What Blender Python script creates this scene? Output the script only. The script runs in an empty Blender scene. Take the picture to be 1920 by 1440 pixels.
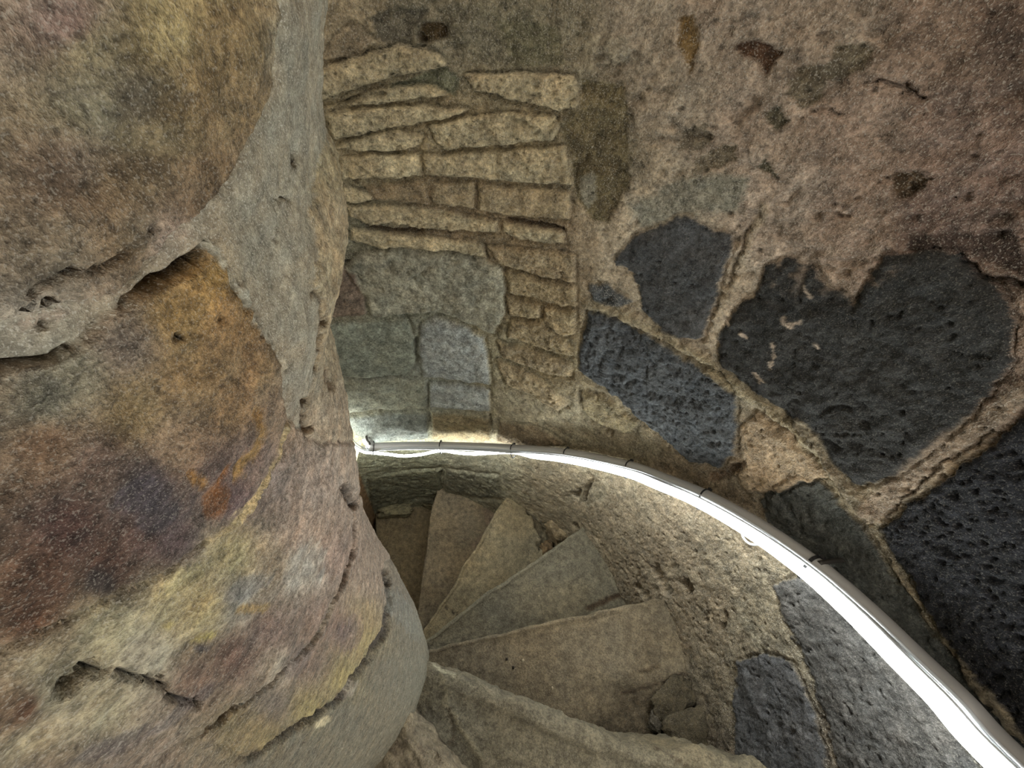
import bpy, math, numpy as np
from mathutils import Vector
rng = np.random.default_rng(7)
col = bpy.context.scene.collection

# ------------------------------------------------------------------ camera model (1920 x 1440 frame)
F = 724.56
CAM = np.array([0.153185, -0.011441, 1.365356])
RR = np.array([0.967962, 0.197783, 0.154698])
UU = np.array([-0.251097, 0.762441, 0.59635])
DD = np.array([0.0, 0.616089, -0.787677])
def proj(P):
    q = P - CAM
    w = q @ DD
    ws = np.where(np.abs(w) < 1e-4, 1e-4, w)
    return 960 + F * (q @ RR) / ws, 720 - F * (q @ UU) / ws, w
def ray(x, y): return (x - 960) / F * RR - (y - 720) / F * UU + DD
def on_plane(x, y, z):
    v = ray(x, y); return CAM + (z - CAM[2]) / v[2] * v
def on_cyl(x, y, Rf):
    v = ray(x, y); R = 0.85
    for _ in range(6):
        a = v[0]**2 + v[1]**2; b = CAM[0]*v[0] + CAM[1]*v[1]; c = CAM[0]**2 + CAM[1]**2 - R*R
        t = (-b + math.sqrt(b*b - a*c)) / a
        q = CAM + t * v
        R = Rf(math.degrees(math.atan2(q[1], q[0])))
    return q

# ------------------------------------------------------------------ numpy noise
_perm = rng.permutation(4096)
_g = rng.normal(size=(4096, 3)); _g /= np.linalg.norm(_g, axis=1)[:, None]
def perlin(P):
    i = np.floor(P).astype(np.int64); f = P - i
    u = f * f * f * (f * (f * 6 - 15) + 10)
    r = np.zeros(len(P))
    for dx in (0, 1):
        for dy in (0, 1):
            for dz in (0, 1):
                h = _perm[(i[:, 0] + dx) & 4095]
                h = _perm[(h + i[:, 1] + dy) & 4095]
                h = _perm[(h + i[:, 2] + dz) & 4095]
                g = _g[h]
                d = g[:, 0]*(f[:, 0]-dx) + g[:, 1]*(f[:, 1]-dy) + g[:, 2]*(f[:, 2]-dz)
                w = (u[:, 0] if dx else 1-u[:, 0]) * (u[:, 1] if dy else 1-u[:, 1]) * (u[:, 2] if dz else 1-u[:, 2])
                r += w * d
    return r * 1.6
def fbm(P, s, o=4, g=0.5, off=0.0):
    r = np.zeros(len(P)); a = 1.0; t = 0
    for k in range(o):
        r += a * perlin(P * s + off + 17.3 * k); t += a; a *= g; s *= 2.03
    return r / t * 1.4
def ridge(P, s, o=3, off=0.0):
    r = np.zeros(len(P)); a = 1.0; t = 0
    for k in range(o):
        r += a * (1 - np.abs(perlin(P * s + off + 9.1 * k)) * 2.2); t += a; a *= .5; s *= 2.1
    return r / t
def sst(a, b, x):
    t = np.clip((x - a) / (b - a), 0, 1); return t * t * (3 - 2 * t)
def lin(c):
    c = np.asarray(c, float) / 255.0
    return np.where(c <= 0.04045, c / 12.92, ((c + 0.055) / 1.055) ** 2.4)

def seg_dist(x, y, a, b):
    ax, ay = a; bx, by = b; dx, dy = bx-ax, by-ay
    t = np.clip(((x-ax)*dx + (y-ay)*dy) / (dx*dx + dy*dy + 1e-9), 0, 1)
    return np.hypot(x - ax - t*dx, y - ay - t*dy)
def poly_sd(x, y, poly, margin):
    """signed distance (positive inside) only near the polygon, -margin elsewhere"""
    p = np.array(poly, float); out = np.full(len(x), -float(margin))
    m = (x > p[:, 0].min()-margin) & (x < p[:, 0].max()+margin) & (y > p[:, 1].min()-margin) & (y < p[:, 1].max()+margin)
    idx = np.nonzero(m)[0]
    if not len(idx): return out
    X = x[idx]; Y = y[idx]; ins = np.zeros(len(idx), bool); d = np.full(len(idx), 1e9)
    n = len(p)
    for k in range(n):
        a = p[k]; b = p[(k+1) % n]
        d = np.minimum(d, seg_dist(X, Y, a, b))
        c = ((a[1] > Y) != (b[1] > Y))
        with np.errstate(divide='ignore', invalid='ignore'):
            xi = (b[0]-a[0]) * (Y-a[1]) / (b[1]-a[1] + 1e-12) + a[0]
        ins ^= c & (X < xi)
    out[idx] = np.where(ins, d, -d)
    return out
def line_d(x, y, pts):
    d = np.full(len(x), 1e9)
    for a, b in zip(pts[:-1], pts[1:]): d = np.minimum(d, seg_dist(x, y, a, b))
    return d
def paint_field(x, y, ctrl, sharp=3.0, eps=30.0):
    """smooth base colour from control colours"""
    W = np.zeros(len(x)); C = np.zeros((len(x), 3))
    for px, py, c in ctrl:
        w = 1.0 / (((x-px)**2 + (y-py)**2) / eps**2 + 1.0) ** (sharp/2)
        W += w; C += w[:, None] * lin(c)
    return C / W[:, None]

# ------------------------------------------------------------------ object helpers
def tag(o, label=None, cat=None, group=None, kind=None):
    if label: o['label'] = label
    if cat: o['category'] = cat
    if group: o['group'] = group
    if kind: o['kind'] = kind
    return o
def empty(name, loc=(0, 0, 0)):
    o = bpy.data.objects.new(name, None); col.objects.link(o); o.location = loc
    o.empty_display_size = 0.05
    return o
def link_mesh(name, me, mat, parent=None, smooth=True):
    o = bpy.data.objects.new(name, me); col.objects.link(o)
    if mat: me.materials.append(mat)
    if smooth and len(me.polygons): me.polygons.foreach_set('use_smooth', np.ones(len(me.polygons), bool))
    if parent:
        o.parent = parent
        o.matrix_parent_inverse = parent.matrix_world.inverted() if parent.type != 'EMPTY' else o.matrix_parent_inverse
        if parent.type == 'EMPTY': o.location = -Vector(parent.location)
    return o
def np_mesh(name, V, Q, C=None, N=None):
    """quads Q (n,4)"""
    me = bpy.data.meshes.new(name)
    me.vertices.add(len(V)); me.vertices.foreach_set('co', np.ascontiguousarray(V, np.float32).ravel())
    n = len(Q); me.loops.add(n*4); me.polygons.add(n)
    me.loops.foreach_set('vertex_index', np.ascontiguousarray(Q, np.int32).ravel())
    me.polygons.foreach_set('loop_start', np.arange(0, n*4, 4, dtype=np.int32))
    me.polygons.foreach_set('loop_total', np.full(n, 4, np.int32))
    me.update(calc_edges=True)
    if C is not None:
        a = me.attributes.new('Col', 'FLOAT_COLOR', 'POINT')
        a.data.foreach_set('color', np.ascontiguousarray(np.c_[C, np.ones(len(V))], np.float32).ravel())
    me.polygons.foreach_set('use_smooth', np.ones(n, bool))
    if N is not None:
        me.normals_split_custom_set_from_vertices(N.astype(np.float32).tolist())
    return me
def grid_normals(V, Q):
    a = V[Q[:, 2]] - V[Q[:, 0]]; b = V[Q[:, 3]] - V[Q[:, 1]]
    n = np.cross(a, b); N = np.zeros_like(V)
    for k in range(4): 
        for ax in range(3): N[:, ax] += np.bincount(Q[:, k], weights=n[:, ax], minlength=len(V))
    return N / (np.linalg.norm(N, axis=1)[:, None] + 1e-12)
def sub_mesh(name, V, Q, C, N):
    u, inv = np.unique(Q, return_inverse=True)
    return np_mesh(name, V[u], inv.reshape(-1, 4), C[u], N[u])
def frames(P):
    P = np.asarray(P, float); T = np.gradient(P, axis=0); T /= np.linalg.norm(T, axis=1)[:, None]
    return T
def tube_data(P, r, n=12, ref=(0, 0, 1), cap=True, sx=1.0):
    P = np.asarray(P, float); T = frames(P); r = np.broadcast_to(r, len(P))
    A = np.cross(T, np.array(ref, float)); A /= np.linalg.norm(A, axis=1)[:, None] + 1e-9; B = np.cross(A, T)
    V = []; Fc = []
    for i in range(len(P)):
        for k in range(n):
            a = 2*math.pi*k/n
            V.append(P[i] + r[i]*(math.cos(a)*A[i]*sx + math.sin(a)*B[i]))
    for i in range(len(P)-1):
        for k in range(n):
            k2 = (k+1) % n
            Fc.append((i*n+k, i*n+k2, (i+1)*n+k2, (i+1)*n+k))
    if cap:
        Fc.append(tuple(range(n))[::-1]); Fc.append(tuple((len(P)-1)*n+k for k in range(n)))
    return V, Fc
def join_data(parts):
    V = []; Fc = []
    for v, f in parts:
        o = len(V); V += [tuple(map(float, p)) for p in v]; Fc += [tuple(i+o for i in q) for q in f]
    return V, Fc
def py_mesh(name, V, Fc):
    me = bpy.data.meshes.new(name); me.from_pydata([tuple(map(float, v)) for v in V], [], Fc); me.update()
    return me
def catmull(P, m=8):
    P = np.asarray(P, float); Q = np.vstack([2*P[0]-P[1], P, 2*P[-1]-P[-2]]); out = []
    for i in range(1, len(Q)-2):
        for k in range(m):
            t = k/m
            out.append(.5*((2*Q[i]) + (-Q[i-1]+Q[i+1])*t + (2*Q[i-1]-5*Q[i]+4*Q[i+1]-Q[i+2])*t*t + (-Q[i-1]+3*Q[i]-3*Q[i+1]+Q[i+2])*t**3))
    out.append(P[-1]); return np.array(out)

# ------------------------------------------------------------------ materials
def stone_mat(name, scale, bump=0.6, dist=0.004, rough=0.85, contrast=0.5, speck=0.25, spec=0.3, stretch=(1, 1, 1), attr=True, base=(0.3, 0.28, 0.25)):
    m = bpy.data.materials.new(name); m.use_nodes = True
    nt = m.node_tree; nd = nt.nodes; lk = nt.links; b = nd['Principled BSDF']
    tc = nd.new('ShaderNodeTexCoord'); mp = nd.new('ShaderNodeMapping'); mp.inputs['Scale'].default_value = stretch
    lk.new(tc.outputs['Object'], mp.inputs[0])
    def noise(sc, det, ro, wrp=0.0):
        n = nd.new('ShaderNodeTexNoise'); n.inputs['Scale'].default_value = sc; n.inputs['Detail'].default_value = det
        n.inputs['Roughness'].default_value = ro; n.inputs['Distortion'].default_value = wrp
        lk.new(mp.outputs[0], n.inputs['Vector']); return n
    n1 = noise(scale*0.22, 5, 0.72); n2 = noise(scale, 4, 0.75); n3 = noise(scale*2.6, 1, 0.7)
    if attr:
        at = nd.new('ShaderNodeAttribute'); at.attribute_name = 'Col'; basecol = at.outputs['Color']
    else:
        rg = nd.new('ShaderNodeRGB'); rg.outputs[0].default_value = (*base, 1); basecol = rg.outputs[0]
    def ramp(src, lo, hi, a, c):
        r = nd.new('ShaderNodeMapRange'); r.inputs[1].default_value = lo; r.inputs[2].default_value = hi
        r.inputs[3].default_value = a; r.inputs[4].default_value = c; lk.new(src, r.inputs[0]); return r.outputs[0]
    def mth(op, a, c):
        x = nd.new('ShaderNodeMath'); x.operation = op
        for i, s in enumerate((a, c)):
            if isinstance(s, (int, float)): x.inputs[i].default_value = s
            else: lk.new(s, x.inputs[i])
        return x.outputs[0]
    f1 = ramp(n1.outputs[0], .36, .64, 1-contrast*.75, 1+contrast*.75)
    f2 = ramp(n2.outputs[0], .36, .64, 1-contrast*.85, 1+contrast*.85)
    fac = mth('MULTIPLY', f1, f2)
    mul = nd.new('ShaderNodeVectorMath'); mul.operation = 'SCALE'; lk.new(basecol, mul.inputs[0]); lk.new(fac, mul.inputs['Scale'])
    # pale mineral flecks
    fl = ramp(n3.outputs[0], .57, .66, 0, speck)
    mx = nd.new('ShaderNodeMix'); mx.data_type = 'RGBA'; mx.blend_type = 'MIX'
    lk.new(fl, mx.inputs[0]); lk.new(mul.outputs[0], mx.inputs[6]); mx.inputs[7].default_value = (.62, .58, .50, 1)
    lk.new(mx.outputs[2], b.inputs['Base Color'])
    b.inputs['Roughness'].default_value = rough; b.inputs['Specular IOR Level'].default_value = spec
    hsum = mth('ADD', mth('MULTIPLY', n1.outputs[0], 2.2), mth('ADD', n2.outputs[0], mth('MULTIPLY', n3.outputs[0], .5)))
    bp = nd.new('ShaderNodeBump'); bp.inputs['Strength'].default_value = bump; bp.inputs['Distance'].default_value = dist
    lk.new(hsum, bp.inputs['Height']); lk.new(bp.outputs[0], b.inputs['Normal'])
    return m
def plain(name, c, rough=.4, metal=0.0, emit=None, strength=0):
    m = bpy.data.materials.new(name); m.use_nodes = True; nt = m.node_tree; b = nt.nodes['Principled BSDF']
    b.inputs['Base Color'].default_value = (*c, 1); b.inputs['Roughness'].default_value = rough; b.inputs['Metallic'].default_value = metal
    n = nt.nodes.new('ShaderNodeTexNoise'); n.inputs['Scale'].default_value = 60
    tc = nt.nodes.new('ShaderNodeTexCoord'); nt.links.new(tc.outputs['Object'], n.inputs['Vector'])
    r = nt.nodes.new('ShaderNodeMapRange'); r.inputs[3].default_value = rough*.8; r.inputs[4].default_value = min(1, rough*1.25)
    nt.links.new(n.outputs[0], r.inputs[0]); nt.links.new(r.outputs[0], b.inputs['Roughness'])
    if emit:
        b.inputs['Emission Color'].default_value = (*emit, 1); b.inputs['Emission Strength'].default_value = strength
    return m
M_wall = stone_mat('wall_stone', 150, 1.0, .0035, contrast=.48, speck=.34)
M_block = stone_mat('block_stone', 170, 1.0, .003, contrast=.5, speck=.10, spec=.35)
M_newel = stone_mat('newel_stone', 700, 1.0, .0006, contrast=.5, speck=.25)
M_boulder = stone_mat('boulder_stone', 1150, 1.0, .00045, contrast=.55, speck=.22)
M_mortar = stone_mat('newel_mortar', 1100, .9, .0004, contrast=.34, speck=.5)
M_step = stone_mat('step_stone', 190, 1.0, .0028, contrast=.42, speck=.14, rough=.8)
M_tube = plain('rail_steel', (.5, .5, .5), .42, .35)
M_tie = plain('black_nylon', (.02, .02, .022), .5)
M_cable = plain('pale_cable', (.55, .58, .62), .45)
M_led = plain('led_rope', (.8, .9, .9), .3, 0, (.96, 1.0, .96), 52)
M_iron = plain('dark_iron', (.05, .045, .04), .6, .5)

# ------------------------------------------------------------------ WALL
Rtab = np.array([(-180, .88), (-60, .90), (-20, .90), (0, .905), (17, .90), (35, .872), (50, .868), (70, .832), (85, .842), (100, .848), (112, .856), (124, .852), (150, .86), (180, .88)])
def Rw(a): return float(np.interp(a, Rtab[:, 0], Rtab[:, 1]))
def spacing(lo, hi, f):
    out = [lo]
    while out[-1] < hi: out.append(out[-1] + f(out[-1]))
    out[-1] = hi; return np.array(out)
az = np.r_[spacing(-180, -14, lambda a: 3.0)[:-1], spacing(-14, 134, lambda a: .17 + .17*sst(20, 75, a))[:-1], spacing(134, 180, lambda a: 3.0)[:-1]]
zz = np.r_[spacing(-2.1, -1.45, lambda a: .05)[:-1], spacing(-1.45, 1.46, lambda a: .0052 - .0022*sst(-.2, .8, a))[:-1], spacing(1.46, 2.9, lambda a: .06)]
na, nz = len(az), len(zz)
A, Z = np.meshgrid(az, zz); A = A.ravel(); Z = Z.ravel()
R0 = np.interp(A, Rtab[:, 0], Rtab[:, 1])
ar = np.radians(A)
P0 = np.c_[R0*np.cos(ar), R0*np.sin(ar), Z]
X, Y, W = proj(P0)
vis = (A > -14) & (A < 134) & (W > .08) & (Z < 1.46) & (Z > -1.45)
X = np.where(vis, np.clip(X, -300, 2300), 1500.); Y = np.where(vis, np.clip(Y, -300, 1700), 60.)
n_lo = fbm(P0, 9, 3); n_mid = fbm(P0, 34, 4, off=5); n_hi = fbm(P0, 120, 3, off=11)
wx = fbm(P0, 30, 3, off=31); wy = fbm(P0, 30, 3, off=47); wx2 = fbm(P0, 110, 2, off=51); wy2 = fbm(P0, 110, 2, off=57)
pxs = F / np.maximum(W, .3)      # px per metre
farw = .55 + .45*sst(1060, 1150, X)
Xw = X + (wx*.008 + wx2*.0035)*pxs*farw; Yw = Y + (wy*.008 + wy2*.0035)*pxs*farw

wall_ctrl = [
 (650, 20, (158, 142, 112)), (800, 40, (128, 120, 98)), (950, 60, (126, 118, 94)), (1080, 60, (132, 122, 98)), (1180, 60, (160, 144, 122)), (1350, 30, (152, 134, 114)),
 (1550, 30, (150, 132, 112)), (1750, 60, (128, 106, 88)), (1900, 60, (104, 84, 70)), (1250, 200, (158, 142, 120)), (1400, 250, (158, 138, 118)), (1600, 250, (146, 124, 106)),
 (1800, 250, (128, 106, 92)), (1900, 350, (118, 96, 84)), (1600, 400, (146, 124, 106)), (1750, 420, (120, 98, 86)), (1450, 380, (168, 148, 128)), (1220, 390, (176, 160, 134)),
 (1120, 300, (108, 98, 74)), (1110, 220, (112, 102, 80)), (700, 250, (150, 134, 100)), (850, 250, (150, 134, 100)), (1000, 250, (150, 134, 100)), (850, 400, (130, 110, 80)), (1000, 440, (140, 120, 88)),
 (1080, 480, (150, 132, 104)), (1150, 480, (172, 156, 130)), (640, 450, (128, 124, 100)), (620, 500, (110, 100, 80)), (780, 560, (128, 128, 108)), (930, 650, (140, 130, 100)),
 (780, 700, (130, 132, 118)), (1000, 560, (132, 112, 76)), (1030, 690, (136, 120, 86)), (980, 790, (158, 146, 118)), (1080, 800, (150, 138, 110)), (1180, 830, (140, 128, 102)),
 (760, 870, (142, 140, 112)), (900, 880, (138, 132, 108)), (1050, 900, (146, 131, 104)), (1150, 950, (136, 121, 96)), (1250, 1030, (130, 115, 92)), (1300, 1150, (126, 111, 88)),
 (1350, 1050, (128, 115, 93)), (1350, 1300, (106, 95, 76)), (1420, 1150, (116, 106, 86)), (1450, 1250, (104, 95, 78)), (1550, 1400, (92, 82, 68)), (1350, 1420, (92, 80, 64)),
 (1450, 860, (150, 128, 100)), (1280, 900, (136, 120, 96)), (1400, 950, (128, 114, 92)), (1560, 900, (138, 124, 96)), (1700, 1100, (116, 108, 88)), (1850, 1300, (100, 96, 84)),
 (1900, 700, (130, 108, 90)), (1750, 880, (142, 124, 100)), (1650, 960, (130, 116, 94)), (1400, 700, (140, 128, 104)), (1350, 600, (158, 140, 116)), (1700, 1440, (60, 54, 50)),
]
TAN=(176, 160, 124); TAN2=(188, 172, 134); BRN=(144, 124, 92); BRN2=(162, 143, 108); GRN=(150, 146, 126); BLG=(154, 157, 152); OCH=(156, 138, 102); DBL=(66, 72, 78); DRK=(60, 62, 64)
# (polygon, protrusion mm, colour, edge px, name or None)
RELIEF = .72
stones = [
 ([(603,117),(627,67),(660,43),(707,80),(670,107)], 5, (156,140,112), 8, None),
 ([(593,190),(596,150),(590,133),(687,100),(747,85),(820,97),(838,118),(833,127),(720,147)], 15, TAN, 5, None),
 ([(640,197),(710,163),(773,160),(823,163),(840,178),(760,188),(673,199)], 14, TAN2, 5, None),
 ([(870,140),(960,137),(1073,140),(1084,170),(1080,203),(1053,207),(950,185),(927,173),(887,170)], 13, TAN, 5, None),
 ([(610,213),(687,200),(800,197),(880,205),(862,217),(807,227),(767,237),(707,247),(647,260),(623,263)], 15, TAN2, 5, None),
 ([(800,236),(860,220),(950,212),(1040,217),(1046,240),(1035,263),(990,267),(913,273),(837,283),(813,267)], 16, TAN2, 5, None),
 ([(627,277),(670,257),(747,240),(790,257),(787,273),(747,283),(670,283)], 15, TAN2, 5, None),
 ([(637,297),(700,290),(787,288),(790,330),(640,337)], 13, TAN2, 6, None),
 ([(793,293),(850,287),(1060,273),(1074,347),(977,343),(873,333),(795,328)], 13, TAN, 6, None),
 ([(680,347),(793,340),(804,383),(700,377)], 5, BRN, 6, None),
 ([(810,343),(887,343),(888,394),(809,380)], 7, BRN2, 6, None),
 ([(894,346),(1067,360),(1069,413),(953,403),(897,394)], 10, BRN2, 6, None),
 ([(643,345),(697,367),(700,379),(643,379)], 13, TAN, 5, None),
 ([(647,385),(773,389),(933,415),(934,437),(793,427),(733,418),(690,421),(655,405)], 14, TAN, 5, None),
 ([(943,415),(1027,425),(1053,430),(1060,457),(987,450),(943,437)], 13, TAN, 5, None),
 ([(660,428),(737,437),(903,457),(908,485),(840,473),(700,463),(655,450)], 15, TAN2, 5, None),
 ([(913,460),(990,466),(1077,477),(1075,530),(1027,521),(960,503),(930,490)], 13, BRN2, 5, None),
 ([(647,505),(672,475),(750,466),(827,473),(905,485),(935,497),(947,517),(947,587),(925,627),(860,601),(813,587),(693,595),(685,560)], 12, GRN, 7, 'ashlar_block'),
 ([(590,498),(640,500),(668,515),(684,560),(687,590),(607,597),(586,540)], 9, (122,104,88), 7, 'ashlar_block'),
 ([(608,605),(763,601),(778,640),(778,684),(758,703),(690,708),(620,706)], 11, (134,138,122), 7, 'ashlar_block'),
 ([(790,608),(815,596),(860,607),(907,633),(916,680),(918,723),(850,714),(793,705),(784,650)], 12, BLG, 7, 'ashlar_block'),
 ([(630,722),(690,715),(747,712),(797,717),(799,767),(720,770),(640,777)], 9, (136,136,118), 6, 'ashlar_block'),
 ([(806,719),(860,722),(917,732),(918,772),(860,768),(806,764)], 10, BLG, 6, 'ashlar_block'),
 ([(645,784),(720,776),(801,775),(804,823),(740,828),(690,830),(660,810)], 10, (112,116,108), 6, 'ashlar_block'),
 ([(810,775),(860,777),(917,787),(919,828),(860,826),(810,824)], 8, (140,124,90), 6, 'ashlar_block'),
 ([(690,893),(740,886),(825,881),(829,925),(760,938),(700,960)], 5, (118,116,90), 6, None),
 ([(835,881),(935,893),(942,935),(880,930),(834,924)], 5, (116,112,90), 6, None),
 ([(947,507),(983,512),(1027,529),(1077,539),(1080,573),(1053,575),(993,555),(950,550)], 13, OCH, 5, None),
 ([(948,555),(1013,572),(1015,597),(955,593)], 13, OCH, 5, None),
 ([(1022,575),(1079,585),(1077,627),(1053,630),(1020,600)], 16, OCH, 5, None),
 ([(957,599),(1017,605),(1060,639),(1072,667),(1040,661),(951,631)], 15, OCH, 5, None),
 ([(932,640),(1027,665),(1070,682),(1069,707),(1027,700),(941,670)], 15, BRN2, 5, None),
 ([(930,675),(987,695),(1033,727),(1067,757),(1043,771),(993,738),(948,722)], 15, BRN2, 6, None),
 ([(1087,730),(1127,740),(1160,765),(1195,793),(1187,813),(1127,800),(1091,773)], 12, (140,126,92), 6, None),
 ([(935,790),(1000,800),(1040,820),(1060,835),(1000,838),(930,828)], 10, (134,116,88), 7, None),
 ([(1105,582),(1132,586),(1226,636),(1351,703),(1382,739),(1380,815),(1374,855),(1351,878),(1293,864),(1208,793),(1141,734),(1085,698),(1085,654)], 14, (76,80,84), 8, 'basalt_block'),
 ([(1185,443),(1230,421),(1293,403),(1333,430),(1374,440),(1362,490),(1347,537),(1329,609),(1315,636),(1253,636),(1208,591),(1185,519),(1150,488)], 7, (68,69,70), 16, 'basalt_block'),
 ([(1432,497),(1486,479),(1544,519),(1598,573),(1624,528),(1660,474),(1740,470),(1795,483),(1884,546),(1907,609),(1902,672),(1866,721),(1822,779),(1750,851),(1674,896),(1607,913),(1544,846),(1486,788),(1409,730),(1347,680),(1342,627),(1383,573),(1418,542)], 12, (48,48,47), 16, 'basalt_block'),
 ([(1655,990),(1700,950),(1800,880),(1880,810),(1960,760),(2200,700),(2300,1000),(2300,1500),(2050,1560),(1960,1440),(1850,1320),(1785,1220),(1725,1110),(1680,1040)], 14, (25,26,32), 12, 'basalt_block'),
 ([(1102,532),(1140,533),(1185,565),(1165,580),(1112,566)], 4, (82,84,84), 8, None),
 ([(1425,935),(1480,890),(1540,905),(1610,985),(1680,1085),(1775,1225),(1880,1350),(1960,1440),(1900,1500),(1700,1240),(1540,1060),(1430,970)], 6, (74,76,72), 14, 'basalt_block'),
 ([(1452,1095),(1500,1080),(1560,1110),(1700,1260),(1850,1460),(1700,1560),(1570,1440),(1555,1370),(1505,1230),(1465,1150)], 8, (72,70,68), 14, 'basalt_block'),
 ([(1383,1240),(1430,1225),(1478,1238),(1520,1320),(1545,1400),(1550,1520),(1400,1500),(1378,1400),(1372,1320)], 6, (66,66,68), 12, 'basalt_block'),
 ([(1385,800),(1420,770),(1460,800),(1500,830),(1555,895),(1500,905),(1460,925),(1400,925),(1375,890),(1388,850)], 12, (164,140,108), 12, None),
]
patches = [  # flat colour patches in the plaster: polygon, colour, relief mm, soft edge px
 ([(1467,175),(1501,124),(1553,124),(1561,85),(1612,81),(1638,102),(1595,141),(1553,154),(1544,184),(1506,201)], (104,92,72), -4, 6),
 ([(1429,218),(1459,199),(1480,222),(1454,248)], (96,88,68), -5, 4),
 ([(1296,333),(1305,299),(1339,273),(1378,273),(1382,307),(1348,318)], (112,100,80), -4, 5),
 ([(1267,273),(1284,243),(1322,235),(1331,269),(1305,282),(1271,286)], (118,106,86), -4, 5),
 ([(1420,316),(1437,290),(1463,337)], (96,88,66), -5, 4),
 ([(1271,77),(1275,25),(1305,30),(1309,102),(1296,141),(1279,111)], (116,90,48), -4, 6),
 ([(1382,81),(1416,73),(1442,85),(1471,102),(1454,124),(1433,141),(1416,115),(1395,102)], (92,64,42), -9, 6),
 ([(1672,325),(1719,325),(1745,335),(1711,367),(1668,376)], (82,64,44), -6, 4),
 ([(1088,150),(1165,160),(1180,260),(1175,350),(1140,420),(1112,415),(1078,370),(1068,280),(1050,250),(1060,215),(1088,205)], (108,96,66), -5, 8),
 ([(1088,335),(1110,320),(1120,370),(1102,392),(1090,375)], (138,132,112), 2, 4),
 ([(690,35),(740,15),(800,20),(775,55),(770,85),(715,78)], (104,98,82), -7, 6),
 ([(820,20),(920,25),(960,70),(930,130),(860,110),(830,60)], (120,112,90), -3, 12),
 ([(720,165),(835,125),(865,150),(850,180),(790,165)], (122,122,96), -3, 6),
 ([(930,35),(1040,50),(1060,120),(960,130)], (112,106,80), -2, 12),
 ([(1700,440),(1900,430),(1930,520),(1820,480),(1700,470)], (78,62,54), -4, 12),
 ([(1140,60),(1180,70),(1185,110),(1150,125),(1130,95)], (164,152,128), 9, 12),
 ([(1060,930),(1120,900),(1140,930),(1100,950)], (128,116,92), -5, 5),
 ([(1180,380),(1300,330),(1400,330),(1390,400),(1300,395),(1200,430)], (126,122,106), 0, 18),
 ([(790,40),(840,45),(835,70),(800,85),(785,80)], (92,74,44), -12, 6),
]
lines = [  # polyline, half width px, relief mm, colour or None
 ([(1100,580),(1160,598),(1226,632),(1290,668),(1351,699),(1365,712)], 3, -9, None),
 ([(1104,572),(1165,590),(1240,632),(1320,678),(1400,738),(1486,800),(1545,862),(1625,962)], 9, 8, (150,136,106)),
 ([(1500,792),(1560,870),(1640,975),(1700,1085),(1790,1222),(1862,1312),(1930,1390)], 8, 7, (122,110,88)),
 ([(1575,895),(1650,985),(1720,1110),(1800,1230)], 2.5, -6, None),
 ([(1430,390),(1400,470),(1370,545),(1330,640)], 9, 5, (164,146,120)),
 ([(1415,400),(1395,455),(1362,540)], 3, -7, None),
 ([(1640,955),(1740,872),(1850,785),(1930,735)], 20, 3, (134,116,96)),
 ([(1660,960),(1750,885),(1860,800)], 3, -8, None),
 ([(1790,485),(1825,500),(1850,522),(1885,528),(1925,540)], 4, -14, None),
 ([(1640,150),(1670,160),(1700,165),(1725,182)], 4, -12, None),
 ([(1520,205),(1545,205),(1570,215)], 3, -8, None),
 ([(1250,262),(1300,258),(1330,262)], 2.5, -6, None),
 ([(825,886),(824,900),(828,924)], 2.2, -16, None),
 ([(690,896),(760,884),(826,880),(940,893)], 1.6, -5, None),
 ([(1085,868),(1100,880),(1110,900),(1100,915),(1096,940)], 3, -14, None),
 ([(1070,925),(1080,935),(1085,920)], 3, -14, None),
 ([(1088,735),(1088,765),(1110,790),(1145,812)], 3, -12, None),
 ([(917,780),(920,810),(948,825)], 3, -12, None),
 ([(777,640),(779,682)], 2.5, -14, None),
 ([(908,460),(911,486)], 1.8, -12, None),
 ([(655,716),(700,711),(760,706),(790,706)], 1.8, -8, None),
 ([(800,716),(860,722),(918,733)], 1.8, -8, None),
 ([(645,781),(700,773),(800,770)], 2.2, -10, None),
 ([(1230,1065),(1240,1090),(1250,1110)], 7, -22, None),
 ([(1285,1095),(1292,1110)], 7, -24, None),
 ([(1195,1100),(1215,1125)], 5, -20, None),
 ([(1078,985),(1083,995)], 4, -18, None),
 ([(1350,1180),(1360,1150)], 4, -10, None),
 ([(1395,870),(1370,885),(1340,895)], 8, -10, (110,88,64)),
 ([(1660,1010),(1650,1440)], 1, 0, None),
 ([(790,100),(800,85),(785,65)], 4, -12, None),
 ([(590,195),(650,190),(720,172)], 4, -10, None),
 ([(680,385),(760,392),(840,405)], 3.5, -9, None),
 ([(690,424),(735,434),(790,436)], 4.5, -14, (96,76,52)),
 ([(950,412),(1030,424),(1055,430)], 4, -10, (100,80,56)),
 ([(590,495),(650,492)], 4, -10, (62,58,50)),
]
C = paint_field(X, Y, wall_ctrl, 4.0, 34.0)
sdir = sst(1000, 1250, X) * sst(900, 1050, Y)    # rough streaky render low on the right
lowr = sst(900, 1250, X) * sst(820, 1000, Y)
disp = 0.006*n_lo + (0.0040 - .0022*lowr)*n_mid + 0.0016*n_hi
Ps = np.c_[A*0.016*1.0, Z*0.35, R0*0]          # streaks run down the wall
disp += sdir * 0.0034 * fbm(Ps, 55, 4, .6, off=3)
disp -= .010 * sst(.55, .95, ridge(P0, 13, 3, off=70)) * sst(.1, .5, fbm(P0, 4, 2, off=75))   # hairline breaks
disp -= .007 * sst(.5, .8, fbm(P0, 75, 2, off=80)) * (.4 + .6*sst(700, 1100, X))           # small pits
tot = np.zeros(len(X)); reg = np.zeros(len(X), int); names = []
hid = 0
def mmpx(mm): return mm / 1000.0
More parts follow.
